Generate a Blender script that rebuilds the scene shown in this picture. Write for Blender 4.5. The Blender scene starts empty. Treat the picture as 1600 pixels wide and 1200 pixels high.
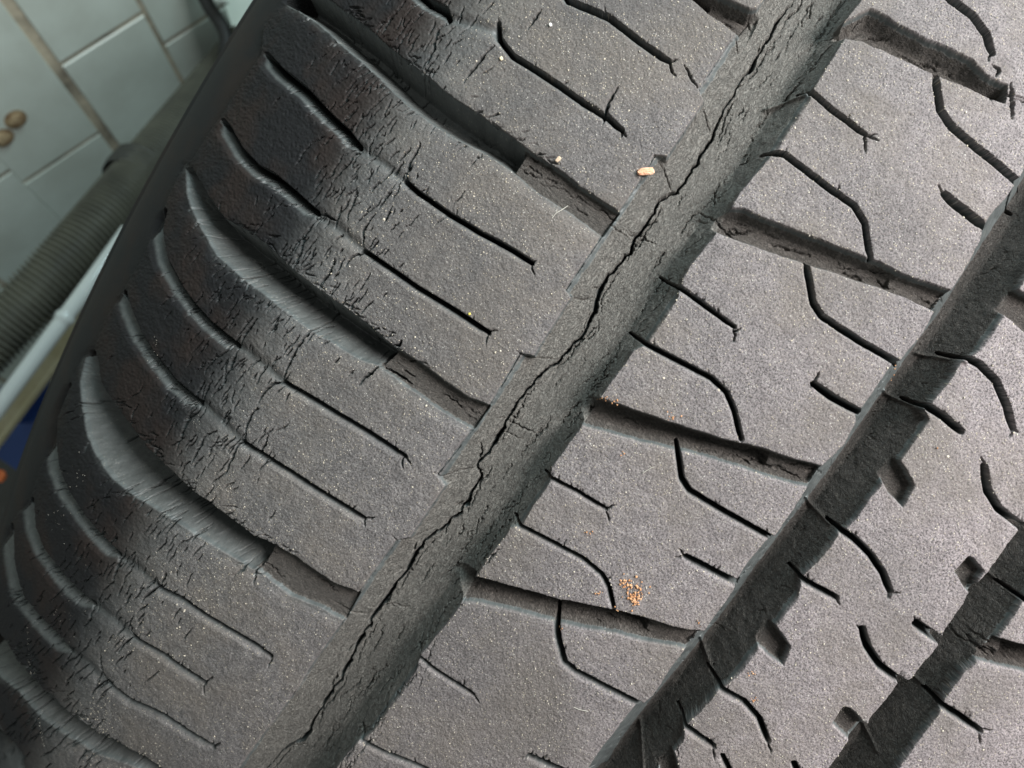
import bpy, math
import numpy as np
from mathutils import Vector
rng = np.random.default_rng(7)
scene = bpy.context.scene
C = scene.collection

# ------------------------------------------------------------------ camera, world, lights
F = 1250.0            # focal length in photo pixels (1600 wide)
D = 125.0             # mm from lens to tread at the picture centre
cam_d = bpy.data.cameras.new("camera"); cam = bpy.data.objects.new("camera", cam_d); C.objects.link(cam)
cam.location = (0, 0, D / 1000)
cam_d.sensor_width = 36; cam_d.lens = F / 1600 * 36
cam_d.clip_start = 0.01; cam_d.clip_end = 50
cam_d.dof.use_dof = True; cam_d.dof.focus_distance = 0.128; cam_d.dof.aperture_fstop = 27
scene.camera = cam

world = bpy.data.worlds.new("World"); scene.world = world; world.use_nodes = True
wn = world.node_tree
wn.nodes["Background"].inputs[0].default_value = (0.84, 0.90, 0.88, 1)
wn.nodes["Background"].inputs[1].default_value = 0.27

def area(name, loc, target, size, energy, color, size_y=None):
    l = bpy.data.lights.new(name, 'AREA'); l.energy = energy; l.color = color
    l.shape = 'RECTANGLE'; l.size = size; l.size_y = size_y or size
    o = bpy.data.objects.new(name, l); C.objects.link(o); o.location = loc
    o.rotation_euler = (Vector(target) - Vector(loc)).to_track_quat('-Z', 'Y').to_euler()
    return o
area("key_light", (0.33, 0.11, 0.34), (0.06, -0.04, 0), 0.15, 5.0, (1.0, 0.965, 0.96), 0.24)
area("cool_light", (0.26, 0.50, 0.36), (-0.04, -0.02, 0), 0.30, 3.7, (0.72, 0.96, 1.0), 0.5)  # unseen cool area lamp to the upper right
scene.view_settings.view_transform = 'Standard'; scene.view_settings.look = 'None'
scene.view_settings.exposure = 0.08; scene.view_settings.gamma = 1.0

# ------------------------------------------------------------------ helpers
def tag(o, label=None, cat=None, group=None, kind=None):
    for k, v in (("label", label), ("category", cat), ("group", group), ("kind", kind)):
        if v: o[k] = v
    return o
def empty(name, loc=(0, 0, 0)):
    o = bpy.data.objects.new(name, None); C.objects.link(o); o.location = loc; return o
def link(name, me, parent=None):
    o = bpy.data.objects.new(name, me); C.objects.link(o)
    if parent:
        o.parent = parent
        w = parent_world(parent)
        o.matrix_parent_inverse.identity(); o.location = -w
    return o
def parent_world(p):
    v = Vector((0, 0, 0))
    while p: v += p.location; p = p.parent
    return v
def mesh_np(name, V, Fq, normals=None, smooth=True, uv=None, attrs=None):
    me = bpy.data.meshes.new(name)
    V = np.ascontiguousarray(V, np.float32); Fq = np.ascontiguousarray(Fq, np.int32)
    n, k = Fq.shape
    me.vertices.add(len(V)); me.vertices.foreach_set("co", V.ravel())
    me.loops.add(n * k); me.loops.foreach_set("vertex_index", Fq.ravel())
    me.polygons.add(n); me.polygons.foreach_set("loop_start", np.arange(0, n * k, k, dtype=np.int32))
    me.polygons.foreach_set("use_smooth", np.full(n, smooth))
    me.update(calc_edges=True)
    if uv is not None:
        l = me.uv_layers.new(name="UVMap"); l.data.foreach_set("uv", np.ascontiguousarray(uv[Fq.ravel()], np.float32).ravel())
    for an, av in (attrs or {}).items():
        a = me.attributes.new(an, 'FLOAT', 'POINT'); a.data.foreach_set("value", np.ascontiguousarray(av, np.float32))
    if normals is not None:
        me.normals_split_custom_set_from_vertices(np.asarray(normals, np.float32))
    return me

# ------------------------------------------------------------------ tyre surface of revolution (millimetres)
R = 350.0; S1 = 50.0
ax = np.array([0.829, -0.559, 0.0]); ax /= np.linalg.norm(ax)      # tyre axis
cc = np.array([0.559, 0.829, 0.0]); cc /= np.linalg.norm(cc)       # running direction
zz = np.array([0, 0, 1.0])
TC = 67.0                                                          # middle of the tread
ds = 0.1
_q = np.arange(0, 330, ds)
def phi_of(q):                                                     # slope angle against arc length from tread middle
    k = np.where(q < 95, 1 / 700., np.where(q < 130, 1 / 90., np.where(q < 165, 1 / 75., np.where(q < 180, 1 / 30., 1 / 95.))))
    return np.cumsum(k) * ds
_phi = phi_of(_q)
_X = np.concatenate([[0], np.cumsum(np.cos(_phi) * ds)[:-1]])
_Z = np.concatenate([[0], np.cumsum(-np.sin(_phi) * ds)[:-1]])
ZC = R * (1 - math.cos(S1 / R))
z_ref = np.interp(TC, _q, _Z)
X_ref = np.interp(TC, _q, _X)
Ctr = cc * S1 + zz * (ZC - R)
QMAX = 300.0
def surf(s, t):
    """position and normal of the bare tyre at running length s and width t (both mm, zero at the picture centre)"""
    q = np.abs(t - TC); sg = np.sign(t - TC)
    X = X_ref + sg * np.interp(q, _q, _X); dz = np.interp(q, _q, _Z) - z_ref
    ph = np.interp(q, _q, _phi) * sg
    rho = R + dz
    th = (s - S1) / R
    rad = cc[None] * np.sin(th)[..., None] + zz[None] * np.cos(th)[..., None]
    P = Ctr + ax * X[..., None] + rad * rho[..., None]
    N = ax * np.sin(ph)[..., None] + rad * np.cos(ph)[..., None]
    return P, N, np.abs(ph)
def project(P):
    zc = D - P[..., 2]
    return 800 + F * P[..., 0] / zc, 600 - F * P[..., 1] / zc

# ------------------------------------------------------------------ relief map of the tread
X0, Y0, X1, Y1 = -64, -64, 1664, 1264
W, Hh = X1 - X0, Y1 - Y0
def vnoise(scale, amp, seed, sx=1.0, sy=1.0, ang=0.0):
    r = np.random.default_rng(seed)
    yy, xx = np.mgrid[Y0:Y1, X0:X1].astype(np.float32)
    if ang:
        c_, s_ = math.cos(ang), math.sin(ang)
        xx, yy = c_ * xx + s_ * yy, -s_ * xx + c_ * yy
    u = xx / (scale * sx); v = yy / (scale * sy)
    u -= u.min(); v -= v.min()
    g = r.uniform(-1, 1, (int(v.max()) + 3, int(u.max()) + 3)).astype(np.float32)
    iu = u.astype(np.int32); iv = v.astype(np.int32); fu = u - iu; fv = v - iv
    fu = fu * fu * (3 - 2 * fu); fv = fv * fv * (3 - 2 * fv)
    return amp * ((g[iv, iu] * (1 - fu) + g[iv, iu + 1] * fu) * (1 - fv) + (g[iv + 1, iu] * (1 - fu) + g[iv + 1, iu + 1] * fu) * fv)
yy, xx = np.mgrid[Y0:Y1, X0:X1].astype(np.float32)
wx = vnoise(17, .8, 1) + vnoise(6, .35, 2) + vnoise(2.6, .3, 3)
wy = vnoise(17, .8, 4) + vnoise(6, .35, 5) + vnoise(2.6, .3, 6)
PX = xx + wx; PY = yy + wy
Hm = np.zeros((Hh, W), np.float32)            # millimetres, negative is down
ID = np.zeros((Hh, W), np.int32)
ss = lambda v: (lambda c: c * c * (3 - 2 * c))(np.clip(v, 0, 1))
def win(pts, pad):
    p = np.array(pts, float)
    a = max(int(p[:, 0].min() - pad) - X0, 0); b = min(int(p[:, 0].max() + pad) - X0 + 1, W)
    c = max(int(p[:, 1].min() - pad) - Y0, 0); d = min(int(p[:, 1].max() + pad) - Y0 + 1, Hh)
    return slice(c, d), slice(a, b)
def dist_poly(pts, x, y, signed=False):
    best = np.full(x.shape, 1e9, np.float32); sgn = np.zeros(x.shape, np.float32); arc = np.zeros(x.shape, np.float32)
    L = 0.0
    for (a, b), (c, d) in zip(pts[:-1], pts[1:]):
        vx, vy = c - a, d - b; l2 = vx * vx + vy * vy
        if l2 < 1e-6: continue
        t = np.clip(((x - a) * vx + (y - b) * vy) / l2, 0, 1)
        ex = x - a - t * vx; ey = y - b - t * vy
        dd = ex * ex + ey * ey; m = dd < best
        best = np.where(m, dd, best)
        if signed: sgn = np.where(m, np.sign(vx * (y - b) - vy * (x - a)), sgn)
        arc = np.where(m, L + t * math.sqrt(l2), arc); L += math.sqrt(l2)
    return np.sqrt(best), sgn, arc, L
def inside(poly, x, y):
    r = np.zeros(x.shape, bool); n = len(poly)
    for i in range(n):
        (x1, y1), (x2, y2) = poly[i], poly[(i + 1) % n]
        if y1 == y2: continue
        c = ((y1 > y) != (y2 > y)) & (x < (x2 - x1) * (y - y1) / (y2 - y1) + x1)
        r ^= c
    return r
def channel(A, Bp, wa, wb, depth, fid, ends=(False, False), lip=(0, 0), lipw=(10, 10), ea=1.5, eb=1.5, rel=None, ref=0):
    """valley between edge polylines A and Bp; wa, wb: widths of its two walls in photo pixels"""
    w = win(A + Bp, 50); x, y = PX[w], PY[w]
    ins = inside(A + Bp[::-1], x, y)
    dA = dist_poly(A, x, y)[0]; dB = dist_poly(Bp, x, y)[0]
    wl = lambda v, e: 1 - (1 - np.clip(v, 0, 1)) ** e
    p = np.minimum(wl(dA / wa, ea), wl(dB / wb, eb))
    if ref:      # walls follow a straightened line, the stepped edge itself is a small sharp lip
        def straight(L, sgn):
            q_ = np.array(L[1:-1], float); c_ = np.polyfit(q_[:, 1], q_[:, 0], 2); ys = np.linspace(q_[0, 1] - 140, q_[-1, 1] + 140, 26)
            return [(np.polyval(c_, v) + sgn * ref, v) for v in ys]
        SA, SB = straight(A, -1), straight(Bp, 1)
        inS = inside(SA + SB[::-1], x, y)
        p = np.minimum(wl(dist_poly(SA, x, y)[0] / wa, ea), wl(dist_poly(SB, x, y)[0] / wb, eb)) * inS
        p = np.minimum(p, np.minimum(ss(dA / 5), ss(dB / 6)))
    if rel:
        wt = dA + dB + 1e-3; p = np.minimum(wl(dA / (rel * wt), ea), wl(dB / ((1 - rel) * wt), eb)) * np.clip(wt / 48, 0, 1)
    if ends[0]: p = np.minimum(p, ss(dist_poly([A[0], Bp[0]], x, y)[0] / 7))
    if ends[1]: p = np.minimum(p, ss(dist_poly([A[-1], Bp[-1]], x, y)[0] / 7))
    d = np.where(ins, -depth * p, 0)
    if lip[0] or lip[1]:
        l = lip[0] * np.exp(-(dA / lipw[0]) ** 2) + lip[1] * np.exp(-(dB / lipw[1]) ** 2)
        d = d - l * (np.abs(d) < depth * .98)
    Hm[w] = np.minimum(Hm[w], d) if not (lip[0] or lip[1]) else np.minimum(Hm[w] - 0, d)
    if fid: ID[w] = np.where(ins & (p > .02), fid, ID[w])
def sipe(pts, width, depth, fid, lip=0.25, lipw=9, bev=0.0, bw=10, side=1, vee=1.0):
    pts = [(a_ + 1.2, b_ - 1.6) for a_, b_ in pts]; w = win(pts, 34)
    # smoother than the rest: only a third of the edge wobble
    x = xx[w] + .4 * wx[w]; y = yy[w] + .4 * wy[w]
    d, sg, arc, L = dist_poly(pts, x, y, True)
    hw = width / 2
    below_ = sg * side > 0
    prof = np.where(below_, np.clip((hw + 1.8 - d) / (hw * vee + 1.8), 0, 1), ss((hw + .8 - d) / 2.4))
    h = -depth * prof - bev * np.clip(1 - (d - hw) / bw, 0, 1) ** 1.3 * (sg * side > 0) * np.clip(np.minimum(arc, L - arc) / 14, 0, 1) - lip * np.exp(-(d / lipw) ** 2) * (0.35 + 0.65 * (sg * side > 0))
    Hm[w] = np.minimum(Hm[w], h + np.where(Hm[w] < -1.2, np.minimum(Hm[w] + 1.0, 0) * .7, Hm[w] * .5))
    if fid: ID[w] = np.where((prof > .1) & (Hm[w] > -depth - 2.5) & ((ID[w] == 0) | (ID[w] >= 400)), fid, ID[w])
jx = vnoise(5.5, 1.7, 61) + vnoise(2.8, .8, 62); jy = vnoise(5.5, 1.7, 63) + vnoise(2.8, .8, 64)
def crack(pts, width, depth, wob=1.0, fid=0):
    w = win(pts, 6 + width * 2); x = xx[w] + wob * (wx[w] * .5 + jx[w] * .75); y = yy[w] + wob * (wy[w] * .5 + jy[w] * .75)
    d, sg, arc, L = dist_poly(pts, x, y)
    tp = np.clip(np.minimum(arc, L - arc) / (0.3 * L + 1), 0.15, 1)
    prof = np.clip((width * .5 * tp + .75 - d) / 1.25, 0, 1) * np.clip(.4 + tp, 0, 1)
    Hm[w] -= depth * prof
    if fid: ID[w] = np.where(prof > .35, fid, ID[w])
def wiggle(p0, ang, length, n=5, jit=.3, r=rng):
    pts = [p0]; a = ang
    for i in range(n):
        a2 = ang + r.normal(0, jit); l = length / n
        pts.append((pts[-1][0] + math.cos(a2) * l, pts[-1][1] + math.sin(a2) * l))
    return pts

# --- traced outlines in photo coordinates -------------------------------------------------
G1L = [(1330,-160),(1195,-5),(1182,14),(1150,53),(1092,137),(1101,157),(1043,245),(1022,243),(1012,262),(985,305),(968,330),
       (940,368),(884,452),(893,464),(833,557),(812,553),(790,590),(765,632),(737,672),(683,742),(695,760),(640,841),(618,846),(605,864),
       (560,926),(535,972),(481,1048),(470,1068),(425,1130),(395,1168),(350,1230),(300,1300)]
G1R = [(1430,-110),(1355,-10),(1320,32),(1322,58),(1297,97),(1273,136),(1262,165),(1238,205),(1212,238),(1200,250),(1157,300),(1118,366),(1090,400),(1067,434),
       (1060,464),(1040,500),(1012,538),(990,548),(975,570),(955,597),(922,645),(908,668),(862,730),(860,752),(832,792),(815,822),(797,826),(752,887),(728,925),
       (718,948),(687,987),(656,1024),(650,1047),(630,1080),(607,1115),(580,1147),(558,1160),(540,1182),(525,1200),(470,1290)]
G2L = [(1680,150),(1600,265),(1575,305),(1537,348),(1532,375),(1517,405),(1492,445),(1460,487),(1445,517),(1415,552),(1405,566),(1385,569),(1367,600),(1340,637),
       (1337,660),(1320,695),(1284,728),(1262,762),(1237,800),(1212,837),(1185,850),(1152,905),(1147,922),(1130,945),(1102,984),(1070,1016),(1047,1047),(1020,1087),
       (1008,1098),(987,1102),(950,1155),(920,1198),(880,1290)]
G2R = [(1780,170),(1680,320),(1600,438),(1572,492),(1560,507),(1537,543),(1522,554),(1502,566),(1487,592),(1462,622),(1447,640),(1454,656),(1432,685),(1405,722),
       (1375,761),(1362,775),(1340,807),(1326,822),(1312,832),(1300,850),(1285,870),(1255,900),(1247,935),(1215,975),(1185,1012),(1170,1040),(1137,1068),(1117,1085),
       (1095,1110),(1070,1134),(1068,1157),(1045,1187),(1035,1200),(985,1290)]
G3L = [(1700,680),(1600,815),(1590,832),(1575,850),(1545,893),(1515,925),(1507,942),(1475,987),(1467,1007),(1422,1063),(1406,1062),(1395,1080),(1357,1125),
       (1327,1156),(1298,1198),(1240,1290)]
G3R = [(1760,730),(1640,880),(1598,941),(1560,997),(1525,1036),(1507,1050),(1478,1090),(1467,1115),(1440,1152),(1410,1192),(1350,1290)]

S0T = [(1000,-70),(1137,-2),(1172,12),(1195,10)]
S0B = [(940,-90),(1082,0),(1112,25),(1150,51),(1165,75)]
S1T = [(430,-50),(470,-30),(517,0),(537,15),(575,42),(612,75),(650,105),(700,145),(755,182),(800,213),(842,245),(882,270),(917,297),(968,330),(1000,345)]
S1B = [(405,-20),(450,8),(465,15),(495,35),(525,62),(560,92),(595,125),(632,160),(670,190),(710,215),(750,235),(797,265),(840,302),(887,330),(937,367),(975,393)]
S2T = [(300,262),(306,272),(325,305),(350,340),(378,355),(400,368),(425,390),(467,428),(500,453),(540,480),(575,508),(617,542),(662,570),(700,598),(732,620),(765,632),(800,650)]
S2B = [(286,262),(288,300),(295,322),(312,357),(335,398),(375,433),(400,452),(450,491),(482,516),(520,538),(562,563),(590,571),(637,607),(687,642),(737,672),(775,697)]
S3T = [(146,545),(152,562),(157,595),(165,612),(178,630),(202,662),(226,696),(252,722),(300,766),(350,802),(397,838),(425,849),(462,871),(500,897),(520,910),(560,926),(600,945)]
S3B = [(134,545),(128,562),(121,595),(124,637),(132,680),(146,712),(172,750),(212,780),(250,803),(300,836),(350,866),(390,890),(400,892),(450,932),(500,952),(535,972),(570,995)]
S4T = [(-70,860),(-20,965),(7,1000),(25,1032),(50,1060),(75,1085),(112,1117),(150,1144),(222,1180),(290,1225),(350,1262)]
S4B = [(-90,950),(-40,1020),(0,1062),(25,1082),(62,1125),(100,1152),(150,1182),(205,1200),(260,1240),(320,1290)]

L2aT = [(1290,20),(1320,31),(1360,12),(1380,20),(1407,37),(1440,55),(1487,75),(1520,92),(1550,120),(1575,131)]
L2aB = [(1300,55),(1320,59),(1350,65),(1377,77),(1417,95),(1440,107),(1475,122),(1512,136),(1537,148),(1570,162)]
L2bT = [(1095,300),(1122,322),(1162,325),(1200,342),(1250,361),(1307,383),(1350,400),(1375,408),(1412,428),(1482,451),(1515,462)]
L2bB = [(1075,345),(1100,355),(1150,375),(1200,393),(1260,413),(1287,421),(1320,433),(1375,450),(1420,468),(1457,486),(1490,500)]
L2cT = [(905,612),(937,621),(975,635),(1040,657),(1087,672),(1137,687),(1165,693),(1200,703),(1235,715),(1282,728),(1310,737)]
L2cB = [(885,660),(910,666),(950,677),(1000,692),(1050,703),(1100,715),(1150,730),(1197,746),(1230,756),(1265,763),(1290,770)]
L2dT = [(700,893),(735,898),(800,917),(875,937),(950,952),(1000,963),(1050,980),(1100,987),(1130,992)]
L2dB = [(690,935),(722,942),(750,945),(800,957),(862,973),(912,985),(962,992),(1000,1003),(1067,1016),(1100,1024)]
R1T = [(1530,975),(1542,987),(1560,997),(1600,1008),(1680,1030)]
R1B = [(1495,1005),(1517,1020),(1525,1032),(1562,1043),(1600,1051),(1680,1070)]
R2T = [(1640,840),(1700,860)]; R2B = [(1620,870),(1690,890)]

# ids: 1 sidewall | 20x circumferential groove | 30x lateral groove | 31x tie bar | 4xx+ sipe | 35x cracks
channel(G1L, G1R, 60, 38, 5.5, 201, ea=1.35, eb=1.05, ref=9)
channel(G2L, G2R, 48, 42, 8.0, 202, ea=1.04, eb=1.05, ref=8)
channel(G3L, G3R, 32, 38, 7.8, 203, ea=1.04, eb=1.05, ref=8)
gA = Hm.copy()
def lateral(T, Bq, wa, wb, depth, fid, **k): channel(T, Bq, wa, wb, depth, fid, **k)
lat_specs = [(S0T,S0B,10,14,3.0,300),(S1T,S1B,22,17,6.2,301),(S2T,S2B,11,34,7.2,302),(S3T,S3B,10,44,8.0,303),(S4T,S4B,9,46,9.5,304),
             (L2aT,L2aB,16,9,3.2,305),(L2bT,L2bB,13,9,2.9,306),(L2cT,L2cB,8,24,4.4,307),(L2dT,L2dB,6,30,6.0,308),(R1T,R1B,10,14,4.6,309)]
for T, Bq, wa, wb, dp, fid in lat_specs:
    sh = fid in (301, 302, 303, 304)
    lateral(T, Bq, wa, wb, dp, fid, rel={302: .47, 303: .40, 304: .36}.get(fid), ea=(1.15 if sh else 1.3), eb=(1.25 if sh else 1.3), lip=((.10, .40) if sh else (.06, .12)), lipw=((5, 11) if sh else (4, 5)))
ID[(gA < -1.4) & (ID >= 300)] = 0
for g, (A_, B_) in zip((201, 202, 203), ((G1L, G1R), (G2L, G2R), (G3L, G3R))):
    w = win(A_ + B_, 5); ins = inside(A_ + B_[::-1], PX[w], PY[w]); ID[w] = np.where(ins, g, ID[w])
# tie bars: the raised floor steps at the ends of the lateral grooves
def tie(poly, level, fid, base):
    w = win(poly, 12); x, y = PX[w], PY[w]; ins = inside(poly, x, y)
    de = dist_poly(poly[:2], x, y)[0]
    up = np.maximum(Hm[w], -level - 4.0 * (1 - ss(de / 6)))
    up = np.where(gA[w] < -.15, np.minimum(gA[w], np.maximum(up, gA[w] - 0)), up)
    up = np.where(gA[w] < -.15, np.minimum(up, -level * .6), up)
    Hm[w] = np.where(ins, np.where(gA[w] < -.15, np.minimum(gA[w], -np.minimum(level * .6, np.abs(Hm[w]))), up), Hm[w])
    ID[w] = np.where(ins & (ID[w] == base) & (Hm[w] < -.5), fid, ID[w])
tie([(822,225),(795,272),(930,370),(975,395),(1000,345),(968,325)], 1.5, 311, 301)
tie([(620,540),(585,575),(640,612),(735,675),(775,700),(800,650),(765,628)], 1.5, 312, 302)
tie([(425,845),(392,895),(450,935),(535,976),(570,1000),(600,945),(560,922)], 1.5, 313, 303)
tie([(1400,418),(1383,460),(1420,475),(1457,490),(1495,505),(1520,460),(1482,445)], 2.2, 316, 306)
tie([(1204,698),(1190,748),(1230,760),(1265,768),(1295,775),(1312,735),(1280,722)], 2.2, 317, 307)
tie([(1015,965),(998,1008),(1067,1020),(1100,1028),(1130,990),(1100,982)], 2.2, 318, 308)
tie([(1572,1045),(1585,1000),(1560,990),(1530,972),(1490,1005),(1520,1025)], 2.2, 319, 309)

# notches of the middle rib
notches = [([(1395,690),(1405,716),(1418,735),(1430,760)], [(1350,705),(1365,725),(1388,770),(1412,795)]),
           ([(1190,950),(1206,968),(1222,990),(1237,1012)], [(1165,985),(1185,1012),(1205,1030),(1224,1042)]),
           ([(1520,425),(1545,436),(1575,442),(1600,456),(1640,476)], [(1515,445),(1535,462),(1570,492),(1597,516),(1630,545)]),
           ([(1530,905),(1540,893),(1522,872),(1512,868)], [(1518,928),(1508,920),(1498,902),(1490,893)]),
           ([(1352,1135),(1342,1118),(1328,1106),(1318,1104)], [(1328,1160),(1320,1152),(1308,1140),(1298,1130)]),
           ([(1040,1140),(1056,1180),(1066,1215)], [(1015,1170),(1030,1210),(1040,1240)])]
for i, (a_, b_) in enumerate(notches):
    channel(a_, b_, 6, 6, 2.0 if i < 3 else 1.8, 330 + i, ends=(False, True))
for g, (A_, B_) in zip((202, 203), ((G2L, G2R), (G3L, G3R))):
    w = win(A_ + B_, 5); ins = inside(A_ + B_[::-1], PX[w], PY[w]); ID[w] = np.where(ins, g, ID[w])

sipes_in = [  # straight sipes of the shoulder blocks
 [(870,-30),(887,0),(950,27),(1000,65),(1045,97)], [(778,38),(779,60),(800,87),(837,110),(875,135),(912,162),(950,185),(971,205)],
 [(632,284),(650,300),(700,335),(750,365),(800,392),(830,412)], [(567,393),(600,415),(650,450),(700,480),(762,521)],
 [(441,598),(475,617),(525,647),(575,677),(632,714)], [(376,692),(400,706),(450,737),(500,770),(550,800),(567,811)],
 [(243,918),(282,937),(325,967),(400,1010),(422,1027)], [(205,997),(250,1022),(282,1045),(318,1068)],
 [(164,1067),(200,1095),(250,1117),(300,1150),(332,1168)], [(1010,-60),(1110,0)] ]
sipes_out = [ # wide curved sipes running off the shoulder
 [(635,-30),(667,0),(695,14),(700,30)], [(415,86),(437,110),(475,140),(512,180),(540,205),(560,231)],
 [(347,190),(355,200),(375,235),(400,262),(425,275),(455,300),(493,334)], [(256,330),(249,362),(257,407),(280,450),(300,478),(325,505),(368,541)],
 [(193,458),(202,490),(216,522),(237,555),(270,597),(310,631)], [(106,602),(86,650),(83,700),(88,737),(102,770),(127,807),(150,835),(182,868)],
 [(47,782),(50,825),(62,858),(93,900),(112,921),(143,946)], [(16,822),(17,875),(25,915),(34,938),(60,970),(107,1018)],
 [(-20,1130),(0,1150),(20,1167),(32,1185),(34,1200)] ]
sipes_rib = [
 ([(1255,138),(1267,143),(1300,172),(1325,190),(1352,212)],9), ([(1195,238),(1225,241),(1255,263),(1300,298),(1335,322),(1352,350),(1360,405)],10),
 ([(1035,428),(1062,450),(1100,477),(1147,512)],9), ([(985,520),(1012,540),(1050,560),(1112,592),(1135,614),(1148,645),(1158,688)],10),
 ([(848,742),(862,749),(900,768),(946,796)],8), ([(800,812),(812,823),(850,842),(912,875),(940,899),(952,920),(958,952)],9),
 ([(645,1022),(657,1030),(682,1050),(738,1086)],8), ([(555,1150),(570,1162),(600,1177),(650,1197),(700,1220),(760,1250)],9),
 ([(1462,118),(1470,172),(1487,197),(1525,230),(1562,260),(1600,292),(1630,315)],12), ([(1475,305),(1505,328),(1540,356)],14),
 ([(1260,412),(1271,475),(1285,496),(1340,532),(1400,566),(1412,572)],11), ([(1271,601),(1300,622),(1345,646)],13),
 ([(1057,694),(1065,750),(1077,768),(1125,797),(1195,836),(1205,842)],11), ([(1071,871),(1112,892),(1155,914)],12),
 ([(868,953),(872,1000),(882,1037),(900,1051),(950,1077),(990,1097),(1000,1102)],11), ([(826,1183),(862,1198),(910,1220)],12),
 ([(1460,-30),(1487,0),(1520,24),(1542,55),(1550,84)],12),
 ([(1495,552),(1532,571),(1557,596),(1574,637),(1582,671)],12), ([(1438,628),(1475,652),(1501,675)],13),
 ([(1305,823),(1337,845),(1362,870),(1380,897),(1391,927)],12), ([(1245,900),(1260,910),(1306,935)],11),
 ([(1112,1066),(1122,1075),(1162,1097),(1187,1125),(1200,1160)],11), ([(1062,1130),(1072,1137),(1114,1167)],11),
 ([(1537,730),(1545,770),(1562,797),(1595,822),(1610,830)],13), ([(1347,984),(1355,1012),(1375,1042),(1405,1064),(1412,1068)],13),
 ([(1431,976),(1470,1003)],16), ([(1240,1195),(1255,1225),(1280,1260)],12), ([(1462,1097),(1500,1121),(1531,1143)],12),
 ([(1585,925),(1597,935),(1640,965)],11), ([(1128,1182),(1140,1205),(1150,1240)],10)]
sid = 400; sipe_ids = []
for p in sipes_in:
    sipe(p, 5.0, 6.5, sid, vee=.8, lip=.06, lipw=6, bev=1.0, bw=9); sipe_ids.append((sid, p)); sid += 1
for i, p in enumerate(sipes_out):
    sipe(p, 6.0, 6.5, sid, vee=.8, lip=.12, lipw=9, bev=1.9, bw=20); sipe_ids.append((sid, p)); sid += 1
for p, w_ in sipes_rib:
    sipe(p, w_ - 5, 4.8, sid, vee=.8, lip=.05, lipw=5, bev=1.15, bw=6.5); sipe_ids.append((sid, p)); sid += 1
# shallow furrows joining outer and inner sipes
for a_, b_ in (((560,232),(630,284)),((493,335),(565,392)),((370,541),(440,597)),((310,631),(376,692)),((182,868),(243,918)),((143,946),(205,997)),((107,1018),(164,1067)),((700,30),(778,50))):
    w = win([a_, b_], 40); d = dist_poly([a_, ((a_[0]+b_[0])/2+3, (a_[1]+b_[1])/2-2), b_], PX[w], PY[w])[0]
    Hm[w] -= .55 * np.exp(-(d / 9) ** 2)
# fine flash ridges crossing the groove walls beside the sipes
for p in ([(1275,788),(1290,806),(1306,826)], [(1405,612),(1425,622),(1446,637)], [(1100,1015),(1108,1045),(1118,1068)], [(1000,1165),(1003,1198),(1006,1230)],
          [(1355,1128),(1370,1160),(1385,1198)], [(1565,898),(1585,920),(1600,940)], [(1210,150),(1235,143),(1262,143)], [(1400,1065),(1435,1072),(1462,1092)], [(1470,550),(1490,556),(1510,565)]):
    w = win(p, 12); d = dist_poly(p, xx[w], yy[w])[0]; Hm[w] += .8 * np.exp(-(d / 2.8) ** 2)

# --- cracks -----------------------------------------------------------------------------
main_crack = [(1262,-40),(1237,0),(1222,15),(1210,40),(1200,55),(1190,72),(1175,97),(1155,122),(1145,142),(1130,162),(1122,182),(1110,212),(1097,232),(1077,267),(1055,295),(1037,305),(1025,314),(1012,337),(1000,355),
    (980,392),(960,415),(945,432),(927,460),(925,487),(907,522),(887,540),(872,562),(850,577),(830,597),(812,618),(797,640),(765,695),(737,732),(742,748),(727,775),(710,807),(682,832),(657,850),(625,897),(600,932),(587,952),
    (570,982),(550,1007),(537,1040),(524,1062),(510,1085),(485,1122),(475,1145),(460,1167),(437,1172),(417,1197),(380,1240)]
def scale_out(p, d):   # a point seen at depth d (mm) -> its place on the undisplaced surface
    k = (D + d) / D; return (800 + (p[0] - 800) * k, 600 + (p[1] - 600) * k)
mc = [scale_out(p, 4.6) for p in main_crack]
def dense(L, step, amp):
    o_ = []
    for (a_, b_), (c_, d_) in zip(L[:-1], L[1:]):
        n_ = max(1, int(math.hypot(c_ - a_, d_ - b_) / step))
        for k in range(n_): o_.append((a_ + (c_ - a_) * k / n_ + rng.normal(0, amp), b_ + (d_ - b_) * k / n_ + rng.normal(0, amp)))
    return o_ + [L[-1]]
mcd = dense(mc, 9, 1.5)
crack(mcd, 2.4, 2.4, .9, 351)
i_ = 0
while i_ < len(mcd) - 6:
    n_ = int(rng.integers(4, 12)); seg = mcd[i_:i_ + n_ + 1]
    if rng.random() < .7: crack(seg, rng.uniform(2.5, 6.5), 1.8, .9, 351)
    if rng.random() < .6:
        p_ = mcd[i_ + 2]; crack(wiggle(p_, math.atan2(-.829, .559) + rng.choice([-.35, .3, 3.0, 3.5]) , rng.uniform(14, 40), 6, .3), rng.uniform(.8, 1.8), rng.uniform(1, 2), 1.3)
    i_ += n_
for off, wd in ((8, .7),):
    for i in range(0, len(mc) - 3, 4):
        if rng.random() < .8:
            crack([(p[0] + off * (1 + .3 * rng.normal()), p[1] + off * .55) for p in mc[i:i + 4]], wd, 1.2, 1.6)
ca = math.atan2(-.829, .559)
G1c = np.array([(1310,-40),(1255,60),(1190,160),(1120,255),(1040,380),(985,470),(930,550),(870,650),(800,750),(740,840),(690,920),(640,1000),(590,1080),(530,1160),(480,1240)], float)
def along(P, u):
    n = len(P) - 1; i = min(int(u * n), n - 1); f = u * n - i; return P[i] * (1 - f) + P[i + 1] * f
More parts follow.
